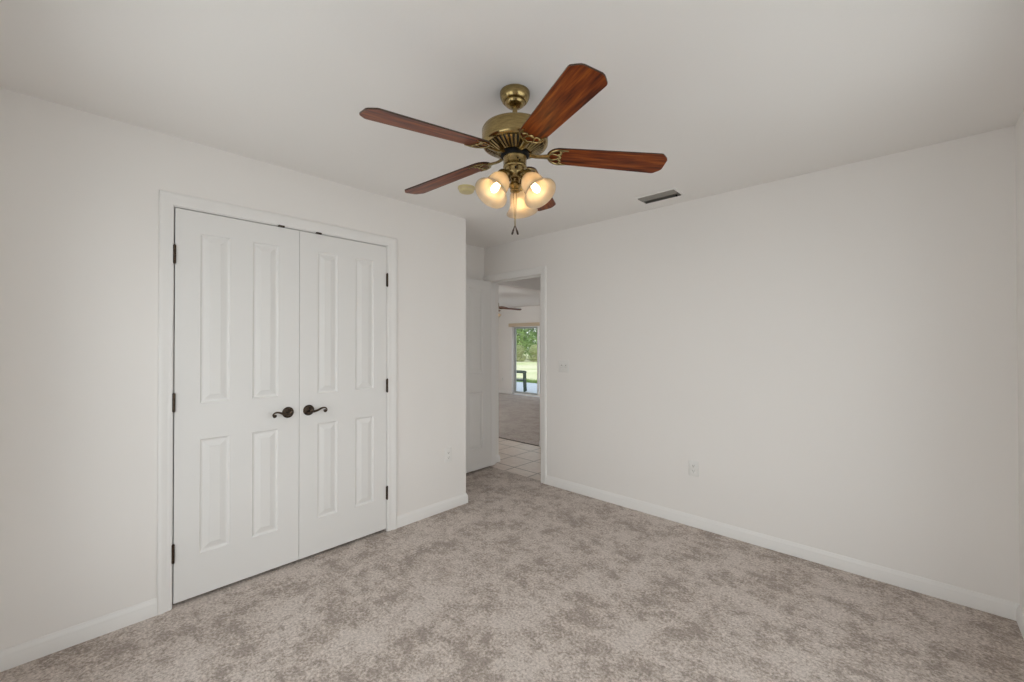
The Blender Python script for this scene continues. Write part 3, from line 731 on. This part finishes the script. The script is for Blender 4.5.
for k in range(5200):
    x = random.uniform(-14.5, -7.5); y = 12.42+abs(random.gauss(0, 0.22)); h = random.uniform(0.06, 0.17); a_ = random.uniform(0, PI)
    dx, dy = 0.008*math.cos(a_), 0.008*math.sin(a_); lx, ly = random.gauss(0, 0.03), random.gauss(0, 0.03)
    bm.faces.new([bm.verts.new(q) for q in ((x-dx, y-dy, GZ-0.03), (x+dx, y+dy, GZ-0.03), (x+lx, y+ly, GZ+h))])
tag(link('grass', bm, 'grass_blade', recalc=False), 'longer green grass along the patio edge', 'grass', kind='stuff')

def tree(name, x, y, h, r_, key, label, cat, n, trunk=True, squash=1.0, leaf=0.30, group=None):
    t_ = tag(empty(name, (x, y, GZ-0.03)), label, cat, group)
    bm = bmesh.new(); rnd = random.Random(int(x*97+y*31))
    blobs = []
    for _ in range(9):
        a_ = rnd.uniform(0, 2*PI); q = rnd.uniform(0, 0.62)*r_
        blobs.append((q*math.cos(a_), q*math.sin(a_), rnd.uniform(0.30, 0.78)*h, rnd.uniform(0.38, 0.55)*r_))
    if not trunk: blobs += [(0.5*r_*math.cos(i*1.3), 0.5*r_*math.sin(i*1.3), 0.22*h, 0.45*r_) for i in range(5)]
    for i in range(n):
        bx, by, bz, br_ = rnd.choice(blobs)
        d = Vector((rnd.gauss(0, 1), rnd.gauss(0, 1), rnd.gauss(0, 1))).normalized()*br_*rnd.uniform(0.7, 1.05)
        c = Vector((bx, by, max(0.1, bz))) + Vector((d.x, d.y, d.z*squash)); c.z = max(0.05, c.z)
        nrm = (d.normalized() + Vector((rnd.gauss(0, .5), rnd.gauss(0, .5), rnd.gauss(0, .5)+0.3))).normalized()
        ax = nrm.orthogonal().normalized(); ay = nrm.cross(ax); s = leaf*rnd.uniform(0.6, 1.3); q = rnd.uniform(0, PI)
        ax, ay = ax*math.cos(q)+ay*math.sin(q), ay*math.cos(q)-ax*math.sin(q)
        bm.faces.new([bm.verts.new(c+v) for v in (-ax*s, -ay*s*0.5, ax*s, ay*s*0.5)])
    link('foliage', bm, key, t_, recalc=False)
    bm = bmesh.new()
    tube(bm, smooth_path([(0, 0, 0), (0.05*r_, 0.02*r_, 0.2*h), (-0.03*r_, 0.05*r_, 0.45*h), (0.04*r_, 0, 0.7*h)], 4), [0.05*r_*(1-0.05*i) for i in range(13)], 8)
    for bx, by, bz, br_ in blobs[:5]:
        tube(bm, [(0, 0, 0.3*h), (bx*0.5, by*0.5, (bz+0.3*h)*0.5), (bx, by, bz)], [0.028*r_, 0.02*r_, 0.008*r_], 6)
    link('trunk', bm, 'bark', t_)
    return t_
def outd(px, D):      # ground position seen at the given bearing (tangent offset) and depth
    lat = (px-512)/420*D; return (_F.x*D+_R.x*lat, _F.y*D+_R.y*lat)
for px, D, h, r_, key, lab in [
        (521, 41.5, 6.5, 2.3, 'leaf_bright', 'light green tree filling the left half of the patio door view'),
        (566, 43, 7.0, 2.4, 'leaf_green', 'green tree out past the right edge of the patio door view'),
        (478, 43, 7.0, 2.4, 'leaf_green', 'green tree out past the left edge of the patio door view'),
        (543, 50, 9.0, 3.0, 'leaf_green', 'darker green tree set back at the right of the patio door view'),
        (497, 52, 9.0, 3.0, 'leaf_bright', 'tall light green tree set back behind the left of the lawn')]:
    x, y = outd(px, D); tree('tree', x, y, h, r_, key, lab, 'tree', 7500, False, leaf=0.11, group='trees beyond the lawn')
for px, D, lab in [(498, 37.6, 'dry yellow shrub at the lawn edge, left of the door view'), (517, 37, 'dry yellow shrub at the lawn edge, left half of the door view'),
                   (537.5, 37, 'dry yellow shrub at the lawn edge, right half of the door view'), (558, 37.6, 'dry yellow shrub at the lawn edge, right of the door view')]:
    x, y = outd(px, D)
    tree('shrub', x, y, 1.5, 0.92, 'leaf_dry', lab, 'shrub', 3600, False, 0.8, 0.065, 'dry shrubs at the lawn edge')

# patio armchair
ch = tag(empty('patio_chair', (-8.97, 9.75, GZ), 0), 'dark green patio armchair outside the sliding door', 'chair')
ch.rotation_euler = (0, 0, math.atan2(_R.y, _R.x) - 0.12)              # local +x = the way it faces
M_leg = 'green_resin'
for sy in (1, -1):
    bm = bmesh.new(); tube(bm, smooth_path([(0.27, sy*0.27, 0), (0.262, sy*0.265, 0.2), (0.255, sy*0.26, 0.40), (0.25, sy*0.26, 0.615)], 4), 0.030, 10); link('leg', bm, M_leg, ch, True)
    bm = bmesh.new(); tube(bm, smooth_path([(-0.30, sy*0.25, 0), (-0.26, sy*0.25, 0.2), (-0.235, sy*0.25, 0.42)], 4), 0.021, 10); link('leg', bm, M_leg, ch, True)
    bm = bmesh.new(); tube(bm, smooth_path([(-0.30, sy*0.255, 0.66), (-0.1, sy*0.265, 0.645), (0.12, sy*0.265, 0.64), (0.25, sy*0.262, 0.625), (0.275, sy*0.262, 0.59)], 5), 0.040, 10, 0.7); link('armrest', bm, M_leg, ch, True)
bm = bmesh.new(); box(bm, -0.25, 0.265, -0.25, 0.25, 0.375, 0.41); bevel(bm, 0.012, 3); link('seat', bm, M_leg, ch, True)
bm = bmesh.new()
tube(bm, smooth_path([(-0.235, -0.25, 0.40), (-0.31, -0.255, 0.66), (-0.36, -0.24, 0.86), (-0.375, 0, 0.90), (-0.36, 0.24, 0.86), (-0.31, 0.255, 0.66), (-0.235, 0.25, 0.40)], 5), 0.020, 10)
link('back_frame', bm, M_leg, ch, True)
for k in range(5):
    yy = -0.16+0.08*k; bm = bmesh.new(); tube(bm, smooth_path([(-0.24, yy, 0.405), (-0.31, yy, 0.66), (-0.37, yy, 0.885)], 4), 0.022, 8, 0.4, (1, 0, 0.3)); link('back_slat', bm, M_leg, ch, True)
